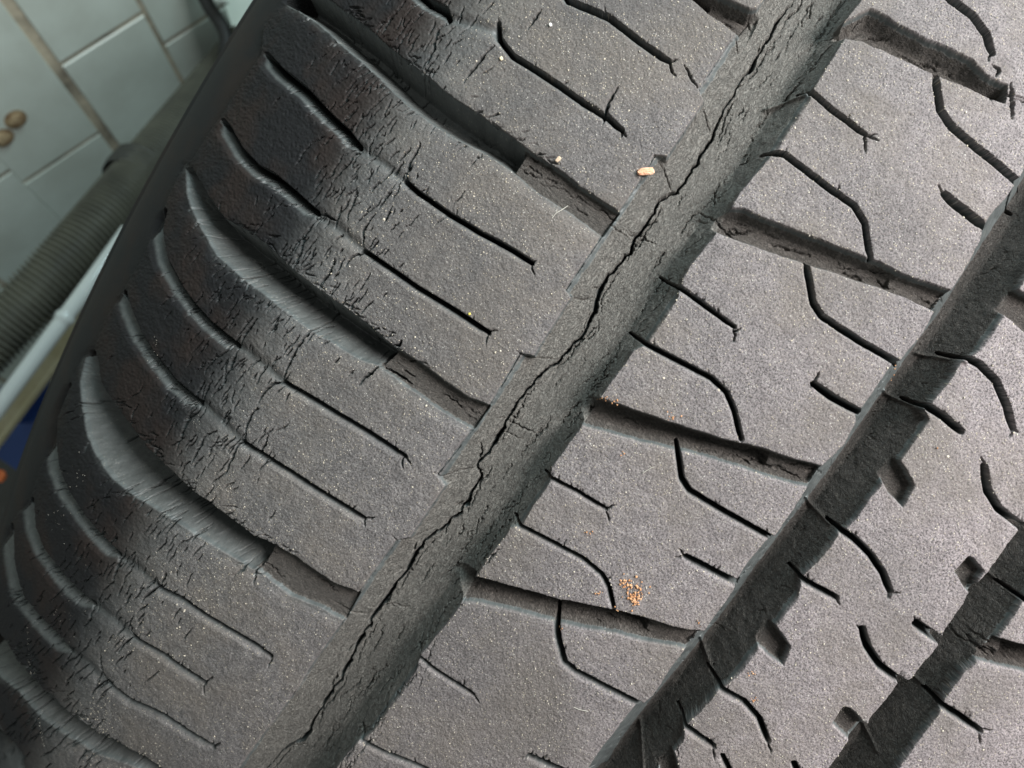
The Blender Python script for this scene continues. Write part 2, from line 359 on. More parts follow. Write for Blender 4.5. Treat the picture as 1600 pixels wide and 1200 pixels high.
for i in range(170):
    o = rng.choice([rng.normal(30, 7), rng.uniform(-45, 40)], p=[.5, .5])
    p = along(G1c, rng.random()) + np.array([.83, .56]) * o
    crack(wiggle(tuple(p), ca + rng.normal(0, .07), rng.uniform(18, 75), 7, .24), rng.uniform(.2, .9), rng.uniform(.5, 1.3), 1.6)
G2c = np.array([(1590,330),(1480,520),(1370,660),(1260,810),(1150,970),(1050,1110),(980,1220)], float)
for i in range(150):
    p = along(G2c, rng.random()) + np.array([.83, .56]) * rng.uniform(-32, 45)
    crack(wiggle(tuple(p), ca + rng.normal(0, .12), rng.uniform(10, 40), 4, .35), rng.uniform(.6, 1.2), rng.uniform(.2, .55), 1.8)
for T, Bq, wa, wb, dp, fid in lat_specs:   # long cracks in the lateral groove floors
    Tm = np.array(T, float); 
    for k in range(22 if fid != 300 else 6):
        u = rng.random(); a_ = along(np.array(T, float), u); b_ = along(np.array(Bq, float), u); f = rng.uniform(.25, .8)
        p = a_ * (1 - f) + b_ * f; q = along(np.array(T, float), min(u + .05, 1)) - along(np.array(T, float), max(u - .05, 0))
        if fid in (304, 303, 302) and (a_[0] < 250): continue
        crack(wiggle(tuple(p), math.atan2(q[1], q[0]) + rng.normal(0, .08), rng.uniform(20, 60), 5, .22), rng.uniform(.7, 1.6), rng.uniform(.3, .9), 1.7)
big = [([(772,72),(760,82),(748,97),(738,108),(724,128)],2.6),([(697,33),(684,48),(678,75),(668,100)],2.4),([(633,282),(640,255),(652,235),(656,222)],2.6),
 ([(558,233),(548,252),(530,270),(520,285)],2.2),([(493,337),(487,352),(474,372),(470,395),(460,412),(457,422)],3.0),([(497,334),(512,338),(525,345)],1.8),([(567,385),(568,360),(578,345)],2.2),
 ([(370,543),(366,558),(352,588),(347,598)],2.8),([(372,540),(385,520),(400,498)],2.2),([(312,634),(306,646),(292,655),(287,672),(275,702)],2.8),([(313,632),(325,605),(330,596)],2.0),
 ([(380,690),(368,697),(362,715),(355,730)],2.4),([(382,686),(384,668),(394,644)],2.4),([(440,597),(422,601),(412,614),(402,630)],2.6),([(437,600),(455,560),(470,535),(495,445+55),(497,478)],2.2),
 ([(565,395),(548,402),(540,414)],2.2),([(183,868),(183,885),(175,905)],2.4),([(243,919),(230,930),(222,940)],2.4),([(205,997),(195,1005),(185,1018)],2.2),([(143,948),(140,968),(130,980)],2.2),
 ([(204,996),(203,975),(208,962)],2.0),([(250,918),(256,905),(258,895)],2.0),([(164,1066),(150,1074),(142,1086)],2.4),([(107,1018),(103,1035),(96,1047)],2.2),([(162,1060),(157,1045),(158,1025)],2.0),
 ([(964,137),(952,158),(945,178),(943,194)],2.6),([(590,573),(570,590),(560,602)],2.4),([(592,572),(612,585),(640,600)],2.4),([(592,572),(598,560),(615,542)],2.6),([(400,892),(412,872),(424,848)],2.6),
 ([(400,890),(396,900),(395,912)],2.2),([(206,1200),(215,1190),(222,1178)],2.4),([(612,540),(622,540),(627,532)],2.4),([(360,720),(350,742)],1.8),([(300,722),(310,700),(317,690)],2.2),([(404,715),(415,690),(420,680)],2.0),
 ([(500,447),(515,425),(522,405)],2.4),([(845,15),(832,35),(825,45)],1.8),([(540,345),(552,315),(560,300)],2.2),([(600,348),(612,322)],2.2),([(602,310),(612,300)],2.0),([(545,485),(553,472),(560,465)],2.2),
 ([(1157,512),(1148,520),(1147,535)],1.8),([(1045,97),(1050,112),(1055,118)],1.8),([(971,205),(970,215)],1.8),([(1352,212),(1353,240)],1.8),([(1352,212),(1372,220)],1.6),([(632,714),(628,722),(629,732)],1.8),
 ([(228,722),(245,723),(255,720)],3.6),([(260,750),(278,757),(292,762),(304,764)],3.0),([(1070,100),(1082,125),(1090,137)],1.6),([(1580,130),(1583,155),(1582,185)],5.0),([(1550,100),(1562,108),(1556,120)],4.0)]
for p, w_ in big: crack(p, w_, 1.9, 1.1)
for p in ([(1101,157),(1110,172),(1120,190)], [(1022,243),(1040,256),(1058,290)], [(880,448),(893,464),(910,466),(928,460)], [(806,548),(818,556),(845,560),(870,562)], [(678,738),(690,747),(712,740),(738,738)], [(612,838),(622,846),(650,842),(674,834)],
          [(470,1068),(490,1062),(515,1050)], [(1172,12),(1182,35)], [(1150,53),(1160,75)]): crack(p, 1.0, .7, .7)
crack(G1L, 1.4, .85, .15)
def whisk(end, prev, n=2):
    n = 2 if rng.random() < .45 else 1
    a = math.atan2(end[1] - prev[1], end[0] - prev[0])
    for s_ in ((.7, -.75) if n == 2 else (rng.choice([-.6, 0, .7]),)):
        crack(wiggle(end, a + s_ + rng.normal(0, .25), rng.uniform(9, 22), 3, .25), 1.5, 1.1, .8)
for p in sipes_in: whisk(p[-1], p[-2], 2 if rng.random() < .6 else 1)
for p, w_ in sipes_rib:
    if len(p) <= 5 and w_ < 13 and p[0][0] < 1500: whisk(p[-1], p[-2])
for p, q in (((1275,601),(1300,622)),((1475,305),(1505,328)),((1070,870),(1112,892)),((826,1183),(862,1198)),((1537,730),(1545,770)),((1347,984),(1355,1012)),((1431,976),(1470,1003)),((1582,671),None),((1391,927),None)):
    if q: whisk(p, q)
    else: whisk(p, (p[0] - 8, p[1] - 30))
# weather cracks on the shoulder
tap = (xx - 800) * .0829 + (yy - 600) * .0559 * 1.0       # apparent width coordinate, mm
SH = np.array([(660,-40),(630,60),(560,160),(545,300),(470,395),(400,470),(360,560),(300,650),(250,760),(180,860),(110,960),(60,1080),(10,1180)], float)
for i in range(880):
    p = along(SH, rng.random()) + np.array([.83, .56]) * rng.normal(12, 62) + np.array([.56, -.83]) * rng.normal(0, 25)
    iy, ix = int(p[1]) - Y0, int(p[0]) - X0
    if not (0 < iy < Hh and 0 < ix < W): continue
    tt = tap[iy, ix]
    if tt > -14 or tt < -56: continue
    crack(wiggle(tuple(p), ca + .1 + rng.normal(0, .16), rng.uniform(6, 30), 5, .2), rng.uniform(.2, .9), rng.uniform(1.0, 2.4), .6)
for Bq in (S1B, S2B, S3B, S4B):          # slanting cracks over the lower lips of the shoulder grooves
    Bn = np.array(Bq, float)
    for i in range(20):
        u = rng.uniform(.12, .75); p = along(Bn, u) + np.array([rng.normal(-14, 8), rng.normal(10, 8)])
        crack(wiggle(tuple(p), -.55 + rng.normal(0, .2), rng.uniform(10, 38), 5, .25), rng.uniform(.6, 1.6), rng.uniform(.25, .9), 1.0)
for Bq in sipes_out[1:8]:
    Bn = np.array(Bq, float)
    for i in range(26):
        u = rng.uniform(.35, 1); p = along(Bn, u) + np.array([rng.normal(-12, 5), rng.normal(8, 6)])
        crack(wiggle(tuple(p), -.5 + rng.normal(0, .25), rng.uniform(8, 24), 4, .25), rng.uniform(.6, 1.4), rng.uniform(.25, .8), 1.0)
for Tq in (S1T, S2T, S3T, S4T):
    Bn = np.array(Tq, float)
    for i in range(60):
        u = rng.uniform(.2, .75); p = along(Bn, u) + np.array([rng.normal(0, 6), rng.normal(2, 6)])
        crack(wiggle(tuple(p), .15 + rng.normal(0, .25), rng.uniform(8, 24), 4, .25), rng.uniform(.6, 1.7), rng.uniform(.3, 1.0), 1.0)
# small ticks along the upper sipe edges
for p in sipes_in + [q for q, _ in sipes_rib]:
    Bn = np.array(p, float)
    for i in range(7):
        a_ = along(Bn, rng.random()); crack(wiggle((a_[0], a_[1] - 3), -1.3 + rng.normal(0, .3), rng.uniform(5, 13), 2, .3), rng.uniform(.6, 1.3), rng.uniform(.3, .8), .8)

# general unevenness of worn rubber
plate = ss((Hm + 1.0) / 1.0)
Hm += vnoise(60, .08, 20) + vnoise(22, .03, 21) + vnoise(7, .03, 22) + (.035 * plate + .02) * (vnoise(3.2, 1, 23) + .7 * vnoise(1.9, 1, 24))
flo1 = (ID == 201) | (ID == 202) | (ID == 203)
flo = (ID == 201) | (ID == 202) | (ID == 203) | ((ID >= 300) & (ID < 340))
Hm += np.where(flo & ~flo1, vnoise(4, .04, 41) + vnoise(8, .05, 42), 0)
Hm += np.where(flo1, vnoise(5, .07, 31, 2.6, 1, ca) + vnoise(2.6, .05, 32, 2.6, 1, ca) + vnoise(9, .03, 33, 3, 1, ca), 0)

# blocks: column by the grooves, row by the lateral grooves
def mid(A_, B_):
    n = 24; return [tuple((along(np.array(A_, float), u) + along(np.array(B_, float), u)) / 2) for u in np.linspace(0, 1, n)]
def right_of(line):
    l = sorted(line, key=lambda p: p[1]); return xx > np.interp(yy, [p[1] for p in l], [p[0] for p in l])
def below(line):
    l = sorted(line, key=lambda p: p[0]); return yy > np.interp(xx, [p[0] for p in l], [p[1] for p in l])
_s = lambda L, d: [(a_ + d, b_) for a_, b_ in L]
flo &= ~((ID == 202) & ~right_of(_s(mid(G2L, G2R), -14))) & ~((ID == 203) & ~right_of(_s(mid(G3L, G3R), -18)))  # left walls stay pale; right-wall shade is painted with the floor colour
col = right_of(mid(G1L, G1R)).astype(int) + right_of(mid(G2L, G2R)) + right_of(mid(G3L, G3R))
rowS = sum(below(mid(a_, b_)).astype(int) for a_, b_ in ((S0T,S0B),(S1T,S1B),(S2T,S2B),(S3T,S3B),(S4T,S4B)))
rowM = sum(below(mid(a_, b_)).astype(int) for a_, b_ in ((L2aT,L2aB),(L2bT,L2bB),(L2cT,L2cB),(L2dT,L2dB)))
rowR = below(mid(R1T, R1B)).astype(int)
BLK = np.where(col == 0, 500 + rowS, np.where(col == 1, 510 + rowM, np.where(col == 2, 520, 530 + rowR)))
ID = np.where(ID == 0, BLK, ID)
rimline = [(520,-120),(450,0),(412,40),(408,85),(352,172),(335,195),(300,250),(285,258),(262,312),(246,345),(225,400),(192,455),(170,490),(146,545),(125,560),(107,602),(88,640),(75,700),(47,780),(30,800),(15,820),(-5,870),(-80,1000)]
rp = rimline + [(-400, 1000), (-400, -120)]
w = win(rp, 20); insr = inside(rp, xx[w], yy[w]); dr_ = dist_poly(rimline, xx[w], yy[w])[0]
Hm[w] = np.where(insr, Hm[w] * (1 - ss(dr_ / 14)) - .55 * ss(dr_ / 4), Hm[w])
ID[w] = np.where(insr, 1, ID[w])

# ------------------------------------------------------------------ tyre mesh
h = 0.130; K = 8
ns = 8 * 240; nt = 8 * 222
s_f = -148 + np.arange(ns + 1) * h
t_f = -120 + np.arange(nt + 1) * h
def sample(px, py):
    fx = np.clip(px - X0, 0, W - 1.01); fy = np.clip(py - Y0, 0, Hh - 1.01)
    ix = fx.astype(int); iy = fy.astype(int); a = fx - ix; b = fy - iy
    v = (Hm[iy, ix] * (1 - a) + Hm[iy, ix + 1] * a) * (1 - b) + (Hm[iy + 1, ix] * (1 - a) + Hm[iy + 1, ix + 1] * a) * b
    return v, ID[iy, ix]
LUG = math.radians(37.5)
PITCH = 36.6
def displaced(S, T, repeat=False):
    P, N, ph = surf(S, T)
    px, py = project(P)
    view = np.array([0, 0, D]) - P; view /= np.linalg.norm(view, axis=-1, keepdims=True)
    fac = (view * N).sum(-1)
    hv, idv = sample(px, py)
    inr = (px > X0 + 1) & (px < X1 - 2) & (py > Y0 + 1) & (py < Y1 - 2) & (fac > 0)
    # outside the traced area the three grooves simply run on round the tyre
    def ch(c0, hw, dp): return -dp * ss((hw - np.abs(T - c0)) / 3.5)
    gen = ch(3.2, 9.5, 5.2) + ch(52, 6.8, 7.2) + ch(82, 5.6, 7.2) + ch(134 - 3.2, 9.5, 5.2)
    inr_ = inr.astype(float) * np.clip(fac / .06, 0, 1)
    hh = np.where(inr, hv * np.clip(fac / .06, 0, 1), gen)
    if repeat:      # the pattern goes on round the tyre, turned about on its far half
        todo = ~inr & (S > -250) & (S < 240) & (np.abs(T - TC) < 178)
        for mir in (0, 1):
            for k in sorted(range(-9, 10), key=abs):
                ii = np.nonzero(todo)
                if len(ii[0]) == 0: break
                s2 = (-S[ii] if mir else S[ii]) + k * PITCH; t2 = 2 * TC - T[ii] if mir else T[ii]
                P2, N2, _ = surf(s2, t2); qx, qy = project(P2)
                v2 = np.array([0, 0, D]) - P2; f2 = (v2 * N2).sum(-1)
                ok = (qx > X0 + 30) & (qx < X1 - 30) & (qy > Y0 + 30) & (qy < Y1 - 30) & (f2 > 0)
                h2, i2 = sample(qx, qy); a_, b_ = ii[0][ok], ii[1][ok]
                hh[a_, b_] = h2[ok]; todo[a_, b_] = False
    wear = ss((hh + .80) / .60) * (1 - ss((ph - math.radians(7)) / math.radians(13)))
    P = P + N * hh[..., None]
    return P, px, py, fac, idv, hh, wear, inr, ph
Sg, Tg = np.meshgrid(s_f, t_f, indexing='ij')
P, px, py, fac, idv, hh, wear, inr, ph = displaced(Sg, Tg)
m = 34
near = (px > -m) & (px < 1600 + m) & (py > -m) & (py < 1200 + m) & (fac > -.02)
nb = near[:-1, :-1].reshape(ns // K, K, nt // K, K).any(axis=(1, 3))
fine = np.repeat(np.repeat(nb, K, 0), K, 1)
I = np.arange((ns + 1) * (nt + 1)).reshape(ns + 1, nt + 1)
q = np.stack([I[:-1, :-1], I[:-1, 1:], I[1:, 1:], I[1:, :-1]], -1)[fine]
Pf = P.reshape(-1, 3) / 1000
# orientation: outward normals
e1 = P[1:, :-1] - P[:-1, :-1]; e2 = P[:-1, 1:] - P[:-1, :-1]
test = np.cross(P[ns // 2, nt // 2 + 1] - P[ns // 2, nt // 2], P[ns // 2 + 1, nt // 2] - P[ns // 2, nt // 2])
flip = test[2] < 0
if flip: q = q[:, ::-1]
ga = np.gradient(P, axis=0); gb = np.gradient(P, axis=1); NN = np.cross(gb, ga)
NN *= np.sign(NN[ns // 2, nt // 2, 2]); NN /= np.linalg.norm(NN, axis=-1, keepdims=True); NN = NN.reshape(-1, 3)
uvf = np.stack([Sg, Tg], -1).reshape(-1, 2)
fid = idv.reshape(-1)[q[:, 0]]
hf = hh.ravel(); wf = wear.ravel()
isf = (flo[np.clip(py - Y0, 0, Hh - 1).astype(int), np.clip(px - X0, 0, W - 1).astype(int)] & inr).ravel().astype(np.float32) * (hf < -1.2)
isf = isf * np.where((idv.ravel() >= 301) & (idv.ravel() <= 304), .2, 1).astype(np.float32)
latf = (idv.ravel() >= 300).astype(np.float32)
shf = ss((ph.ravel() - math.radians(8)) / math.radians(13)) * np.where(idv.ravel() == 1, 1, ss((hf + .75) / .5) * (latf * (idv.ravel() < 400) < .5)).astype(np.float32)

tyre_loc = Ctr / 1000 + np.array([0, 0, -R / 1000])
tyre = empty("tyre", tuple(tyre_loc))
tag(tyre, "old cracked black rubber tyre seen close up, worn dusty tread blocks and deep grooves", "tyre")

# ------------------------------------------------------------------ materials
def newmat(name):
    mt = bpy.data.materials.new(name); mt.use_nodes = True
    nt_ = mt.node_tree; return mt, nt_, nt_.nodes["Principled BSDF"]
class NT:
    def __init__(s, nt_): s.n = nt_
    def add(s, typ, **k):
        n = s.n.nodes.new(typ)
        for a, v in k.items():
            if a.startswith('_'): n.inputs[int(a[1:])].default_value = v
            else: setattr(n, a, v)
        return n
    def ln(s, a, b): s.n.links.new(a, b)
    def math(s, op, a, b=None, c=None, clamp=False):
        n = s.n.nodes.new("ShaderNodeMath"); n.operation = op; n.use_clamp = clamp
        for i, v in enumerate((a, b, c)):
            if v is None: continue
            if isinstance(v, (int, float)): n.inputs[i].default_value = v
            else: s.ln(v, n.inputs[i])
        return n.outputs[0]
    def mix(s, f, a, b):
        n = s.n.nodes.new("ShaderNodeMix"); n.data_type = 'RGBA'
        for i, v in ((0, f), (6, a), (7, b)):
            if isinstance(v, (tuple, list)): n.inputs[i].default_value = (*v, 1)
            elif isinstance(v, (int, float)): n.inputs[i].default_value = v
            else: s.ln(v, n.inputs[i])
        return n.outputs[2]
    def rng(s, v, a, b, c=0.0, d=1.0):
        n = s.n.nodes.new("ShaderNodeMapRange"); s.ln(v, n.inputs[0])
        for i, x in enumerate((a, b, c, d)): n.inputs[i + 1].default_value = x
        return n.outputs[0]
    def noise(s, vec, scale, detail=3, rough=.6, dist=0.0):
        n = s.add("ShaderNodeTexNoise"); n.inputs["Scale"].default_value = scale; n.inputs["Detail"].default_value = detail
        n.inputs["Roughness"].default_value = rough; n.inputs["Distortion"].default_value = dist; s.ln(vec, n.inputs["Vector"]); return n.outputs[0]

rub, ntx, bs = newmat("weathered_rubber"); T_ = NT(ntx)
uvn = T_.add("ShaderNodeUVMap"); uvn.uv_map = "UVMap"; uvv = uvn.outputs[0]
tc = T_.add("ShaderNodeTexCoord").outputs["Object"]
A_wear = T_.add("ShaderNodeAttribute", attribute_name="wear").outputs["Fac"]
A_floor = T_.add("ShaderNodeAttribute", attribute_name="floor").outputs["Fac"]
A_sh = T_.add("ShaderNodeAttribute", attribute_name="shoulder").outputs["Fac"]
n_big = T_.noise(uvv, .055, 3); n_mid = T_.noise(uvv, .45, 4, .65); n_fin = T_.noise(uvv, 3.2, 4, .7); n_gr = T_.noise(uvv, 7.5, 2, .6)
# worn tops: mauve grey dust over black rubber, dust and painted light falloff both brighten it to the right
sep = T_.add("ShaderNodeSeparateXYZ"); T_.ln(uvv, sep.inputs[0])
dusty = T_.rng(sep.outputs[1], -25, 75, 0.0, 1.0)
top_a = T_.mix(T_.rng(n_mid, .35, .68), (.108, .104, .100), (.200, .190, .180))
top_b = T_.mix(T_.rng(n_mid, .35, .68), (.256, .220, .221), (.360, .312, .312))
corner_shade = T_.math('MULTIPLY', T_.rng(sep.outputs[0], -30, 60, 0, 1), T_.rng(sep.outputs[1], 12, -30, 0, 1))
top_a = T_.mix(T_.math('MULTIPLY', corner_shade, .55), top_a, (.070, .063, .058))  # shade of the dim upper left, painted into the colour of the tops
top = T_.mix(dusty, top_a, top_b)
n_pat = T_.noise(uvv, .022, 2)
top = T_.mix(T_.math('MULTIPLY', T_.rng(n_big, .45, .62), .55), top, (.175, .150, .125))
top = T_.mix(T_.math('MULTIPLY', T_.rng(n_pat, .45, .62), .35), top, (.10, .092, .085))
top = T_.mix(T_.math('MULTIPLY', T_.rng(n_fin, .40, .53, .95, 0), T_.rng(n_big, .35, .6, 1, .6)), top, (.055, .05, .05))
# smooth moulded rubber
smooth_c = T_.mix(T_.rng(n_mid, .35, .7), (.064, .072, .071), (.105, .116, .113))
brown = T_.mix(T_.rng(n_fin, .3, .7), (.034, .028, .024), (.105, .090, .078))  # brown groove dust, with the shade of the deep grooves painted in
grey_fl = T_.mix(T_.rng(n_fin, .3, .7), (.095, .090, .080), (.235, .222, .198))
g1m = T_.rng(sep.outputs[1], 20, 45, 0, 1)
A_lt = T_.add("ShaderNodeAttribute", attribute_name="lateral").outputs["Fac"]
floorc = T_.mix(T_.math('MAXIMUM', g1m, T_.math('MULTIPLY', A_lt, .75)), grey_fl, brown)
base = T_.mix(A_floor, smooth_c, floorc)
base = T_.mix(T_.math('MULTIPLY', A_sh, .93), base, T_.mix(T_.rng(n_big, .45, .6), (.009, .009, .010), (.018, .012, .010)))  # dark unworn shoulder rubber, with its turned-away shade painted in
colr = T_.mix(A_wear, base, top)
# fine weather wrinkles running with each valley
A_lat = T_.add("ShaderNodeAttribute", attribute_name="lateral").outputs["Fac"]
def wrinkles(sc):
    mp = T_.add("ShaderNodeMapping"); T_.ln(uvv, mp.inputs[0]); mp.inputs["Scale"].default_value = sc
    a1 = T_.noise(mp.outputs[0], 1.0, 3, .65, 1.3); a2 = T_.noise(mp.outputs[0], 2.3, 2, .6, .8)
    rid = lambda v, w_: T_.math('MINIMUM', T_.math('MULTIPLY', T_.math('ABSOLUTE', T_.math('SUBTRACT', v, .5)), w_), 1.0)
    return T_.math('ADD', rid(a1, 22.0), T_.math('MULTIPLY', rid(a2, 14.0), .6))
wl_ = T_.add("ShaderNodeMix"); T_.ln(A_lat, wl_.inputs[0]); T_.ln(wrinkles((.45, 1.5, 1)), wl_.inputs[2]); T_.ln(wrinkles((1.5, .45, 1)), wl_.inputs[3])
wrk = T_.math('MULTIPLY', wl_.outputs[0], 1.6)
# pale grit specks
vor = T_.add("ShaderNodeTexVoronoi"); vor.inputs["Scale"].default_value = 3.0; T_.ln(uvv, vor.inputs["Vector"])
vs = T_.add("ShaderNodeSeparateColor"); T_.ln(vor.outputs["Color"], vs.inputs[0])
spk = T_.math('MULTIPLY', T_.math('LESS_THAN', vor.outputs["Distance"], T_.rng(vs.outputs[1], 0, 1, .05, .34)), T_.math('GREATER_THAN', vs.outputs[0], .36))
spk = T_.math('MULTIPLY', spk, T_.rng(n_mid, .38, .58, .15, .95))
spk = T_.math('MULTIPLY', spk, T_.rng(A_sh, 0, 1, 1, .10))
spk = T_.math('MULTIPLY', spk, T_.rng(A_wear, 0, 1, .16, .85))
colr = T_.mix(spk, colr, T_.mix(vs.outputs[2], (.52, .45, .33), (.50, .48, .44)))
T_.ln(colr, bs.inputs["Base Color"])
ro = T_.mix(A_wear, (.50, .50, .50), (.86, .86, .86)); T_.ln(T_.math('ADD', T_.rng(n_fin, .3, .7, -.06, .08), T_.math('ADD', T_.math('MULTIPLY', A_floor, .25), T_.math('ADD', T_.math('MULTIPLY', A_sh, .18), ro))), bs.inputs["Roughness"])
T_.ln(T_.rng(A_sh, 0, 1, .5, .16), bs.inputs["Specular IOR Level"])
bh = T_.math('ADD', T_.math('ADD', T_.math('MULTIPLY', n_gr, .5), n_fin), T_.math('MULTIPLY', A_floor, wrk))
strn = T_.math('MAXIMUM', T_.math('MULTIPLY', A_wear, .85), T_.math('MULTIPLY', A_floor, .75))
bmp = T_.add("ShaderNodeBump"); bmp.inputs["Distance"].default_value = .00022; T_.ln(T_.math('ADD', strn, .10), bmp.inputs["Strength"]); T_.ln(T_.math('ADD', bh, T_.math('MULTIPLY', spk, .4)), bmp.inputs["Height"])
T_.ln(bmp.outputs[0], bs.inputs["Normal"])

def simple(name, color, rough=.5, color2=None, scale=40, bump=0, metallic=0, bscale=None):
    mt, n_, b_ = newmat(name); t_ = NT(n_)
    v = t_.add("ShaderNodeTexCoord").outputs["Object"]; nz = t_.noise(v, scale, 5)
    t_.ln(t_.mix(t_.rng(nz, .35, .68), color, color2 or tuple(c * .75 for c in color)), b_.inputs["Base Color"])
    b_.inputs["Roughness"].default_value = rough; b_.inputs["Metallic"].default_value = metallic
    if bump:
        bb = t_.add("ShaderNodeBump"); bb.inputs["Distance"].default_value = bump; bb.inputs["Strength"].default_value = .6
        t_.ln(t_.noise(v, bscale or scale * 4, 4), bb.inputs["Height"]); t_.ln(bb.outputs[0], b_.inputs["Normal"])
    return mt

# ------------------------------------------------------------------ split the tread into its parts
def part(name, mask, parent, label=None):
    f = q[mask]
    if len(f) == 0: return None
    u, inv = np.unique(f, return_inverse=True); inv = inv.reshape(f.shape)
    me = mesh_np(name, Pf[u], inv, NN[u], True, uvf[u], {"wear": wf[u], "floor": isf[u], "lateral": latf[u], "shoulder": shf[u]})
    me.materials.append(rub)
    o = link(name, me, parent)
    if label: o["label"] = label
    return o
blocks = {}
names = {0: "shoulder_block", 1: "rib_block", 2: "centre_rib", 3: "outer_rib_block"}
for b in sorted(set(fid[(fid >= 500)])):
    o = part(names[(b - 500) // 10], fid == b, tyre); blocks[b] = o
grooves = {}
for g, lab in ((201, "wide groove with a long split along its floor"), (202, "deep dark groove"), (203, "deep narrow groove at the right")):
    grooves[g] = part("circumferential_groove", fid == g, tyre, lab)
part("crack", fid == 351, grooves[201], "long black split where the wall meets the floor")
for k in range(300, 310):
    o = part("lateral_groove", fid == k, tyre)
    if o: part("tie_bar", fid == k + 11 if False else fid == k + 10, o)
for k in range(330, 336): part("notch", fid == k, blocks.get(520, tyre))
for k, p in sipe_ids:
    mx, my = p[len(p) // 2]
    if not (X0 < mx < X1 and Y0 < my < Y1): mx, my = np.clip(mx, 0, 1599), np.clip(my, 0, 1199)
    b = BLK[int(my) - Y0, int(mx) - X0]
    part("sipe", fid == k, blocks.get(b, tyre))
part("sidewall", fid == 1, tyre)
known = [201, 202, 203, 351, 1] + list(range(300, 320)) + list(range(330, 336)) + [k for k, _ in sipe_ids]
# the rest of the tyre, out of the picture, on a coarse net
s_lo = np.concatenate([np.linspace(-R * math.pi + S1, -260, 180)[:-1], np.arange(-260, s_f[0] - .5, 1.1)]); s_hi = np.concatenate([np.arange(s_f[-1] + 1.1, 245, 1.1), np.linspace(246, R * math.pi + S1, 170)])
s_c = np.concatenate([s_lo, s_f[::K], s_hi])
t_lo = np.linspace(TC - QMAX, t_f[0], 45)[:-1]; t_hi = np.concatenate([np.arange(t_f[-1] + 1.1, TC + 180, 1.1), np.linspace(TC + 181, TC + QMAX, 30)])
t_c = np.concatenate([t_lo, t_f[::K], t_hi])
Sc, Tc = np.meshgrid(s_c, t_c, indexing='ij')
Pc, pxc, pyc, fc, idc, hc, wc, inc, phc = displaced(Sc, Tc, True)
keep = np.ones((len(s_c) - 1, len(t_c) - 1), bool)
keep[len(s_lo):len(s_lo) + ns // K, len(t_lo):len(t_lo) + nt // K] = ~nb
Ic = np.arange(Sc.size).reshape(Sc.shape)
qc = np.stack([Ic[:-1, :-1], Ic[:-1, 1:], Ic[1:, 1:], Ic[1:, :-1]], -1)[keep]
if flip: qc = qc[:, ::-1]
u, inv = np.unique(qc, return_inverse=True); inv = inv.reshape(qc.shape)
me = mesh_np("casing", Pc.reshape(-1, 3)[u] / 1000, inv, None, True, np.stack([Sc, Tc], -1).reshape(-1, 2)[u],
             {"wear": wc.ravel()[u], "floor": (hc.ravel()[u] < -2).astype(np.float32), "shoulder": ss((phc.ravel()[u] - .26) / .28)})
me.materials.append(rub); link("casing", me, tyre)

# ------------------------------------------------------------------ grit and crumbs lying on the tread
def tyre_point(pxl, pyl, lift=0.0):
    """point of the finished tread under a place on it"""
    k = np.argmin((px[nearI] - pxl) ** 2 + (py[nearI] - pyl) ** 2)
    return Pf[flatI[k]] + NN[flatI[k]] * lift / 1000, NN[flatI[k]]
def ico():
    t = (1 + 5 ** .5) / 2
    v = np.array([(-1,t,0),(1,t,0),(-1,-t,0),(1,-t,0),(0,-1,t),(0,1,t),(0,-1,-t),(0,1,-t),(t,0,-1),(t,0,1),(-t,0,-1),(-t,0,1)], float); v /= np.linalg.norm(v[0])
    f = np.array([(0,11,5),(0,5,1),(0,1,7),(0,7,10),(0,10,11),(1,5,9),(5,11,4),(11,10,2),(10,7,6),(7,1,8),(3,9,4),(3,4,2),(3,2,6),(3,6,8),(3,8,9),(4,9,5),(2,4,11),(6,2,10),(8,6,7),(9,8,1)])
    return v, f
iv_, if_ = ico()
def grains(name, centres, sizes, mat, seed=0, loc=(0, 0, 0)):
    r = np.random.default_rng(seed); Vs, Fs = [], []
    for i, (c_, s_) in enumerate(zip(centres, sizes)):
        v = iv_ * r.uniform(.6, 1.25, (12, 1)) * (np.array([1, r.uniform(.5, 1), r.uniform(.4, .9)]) * s_)
        a = r.uniform(0, 6.3); ro_ = np.array([[math.cos(a), -math.sin(a), 0], [math.sin(a), math.cos(a), 0], [0, 0, 1]])
        Vs.append(v @ ro_.T + c_); Fs.append(if_ + 12 * i)
    me = mesh_np(name, np.concatenate(Vs) - np.array(loc), np.concatenate(Fs), None, False); me.materials.append(mat)
    o = link(name, me); o.location = loc; return o
flatI = np.where(near.ravel() & (fac.ravel() > .35))[0]
sand = simple("pale_sand", (.56, .49, .37), .6, (.42, .39, .34), 3000)
okw = flatI[(wf[flatI] > .5) & (hf[flatI] > -.5)]
cl = vnoise(70, 1, 77)
wgt = np.clip(cl[np.clip(py.ravel()[okw] - Y0, 0, Hh - 1).astype(int), np.clip(px.ravel()[okw] - X0, 0, W - 1).astype(int)] + .55, .05, 2)
pick = rng.choice(okw, 7000, p=wgt / wgt.sum())
o = grains("sand_grains", Pf[pick] + NN[pick] * .00003, rng.gamma(1.5, .000026, 7000) + .000032, sand, 3)
tag(o, "pale sand grains scattered over the worn tread blocks", "sand", kind="stuff")
flatI = flatI[::5]; nearI = np.unravel_index(flatI, px.shape)
rust = simple("orange_crumb", (.50, .22, .09), .85, (.60, .36, .20), 900, .0002, 0, 4000)
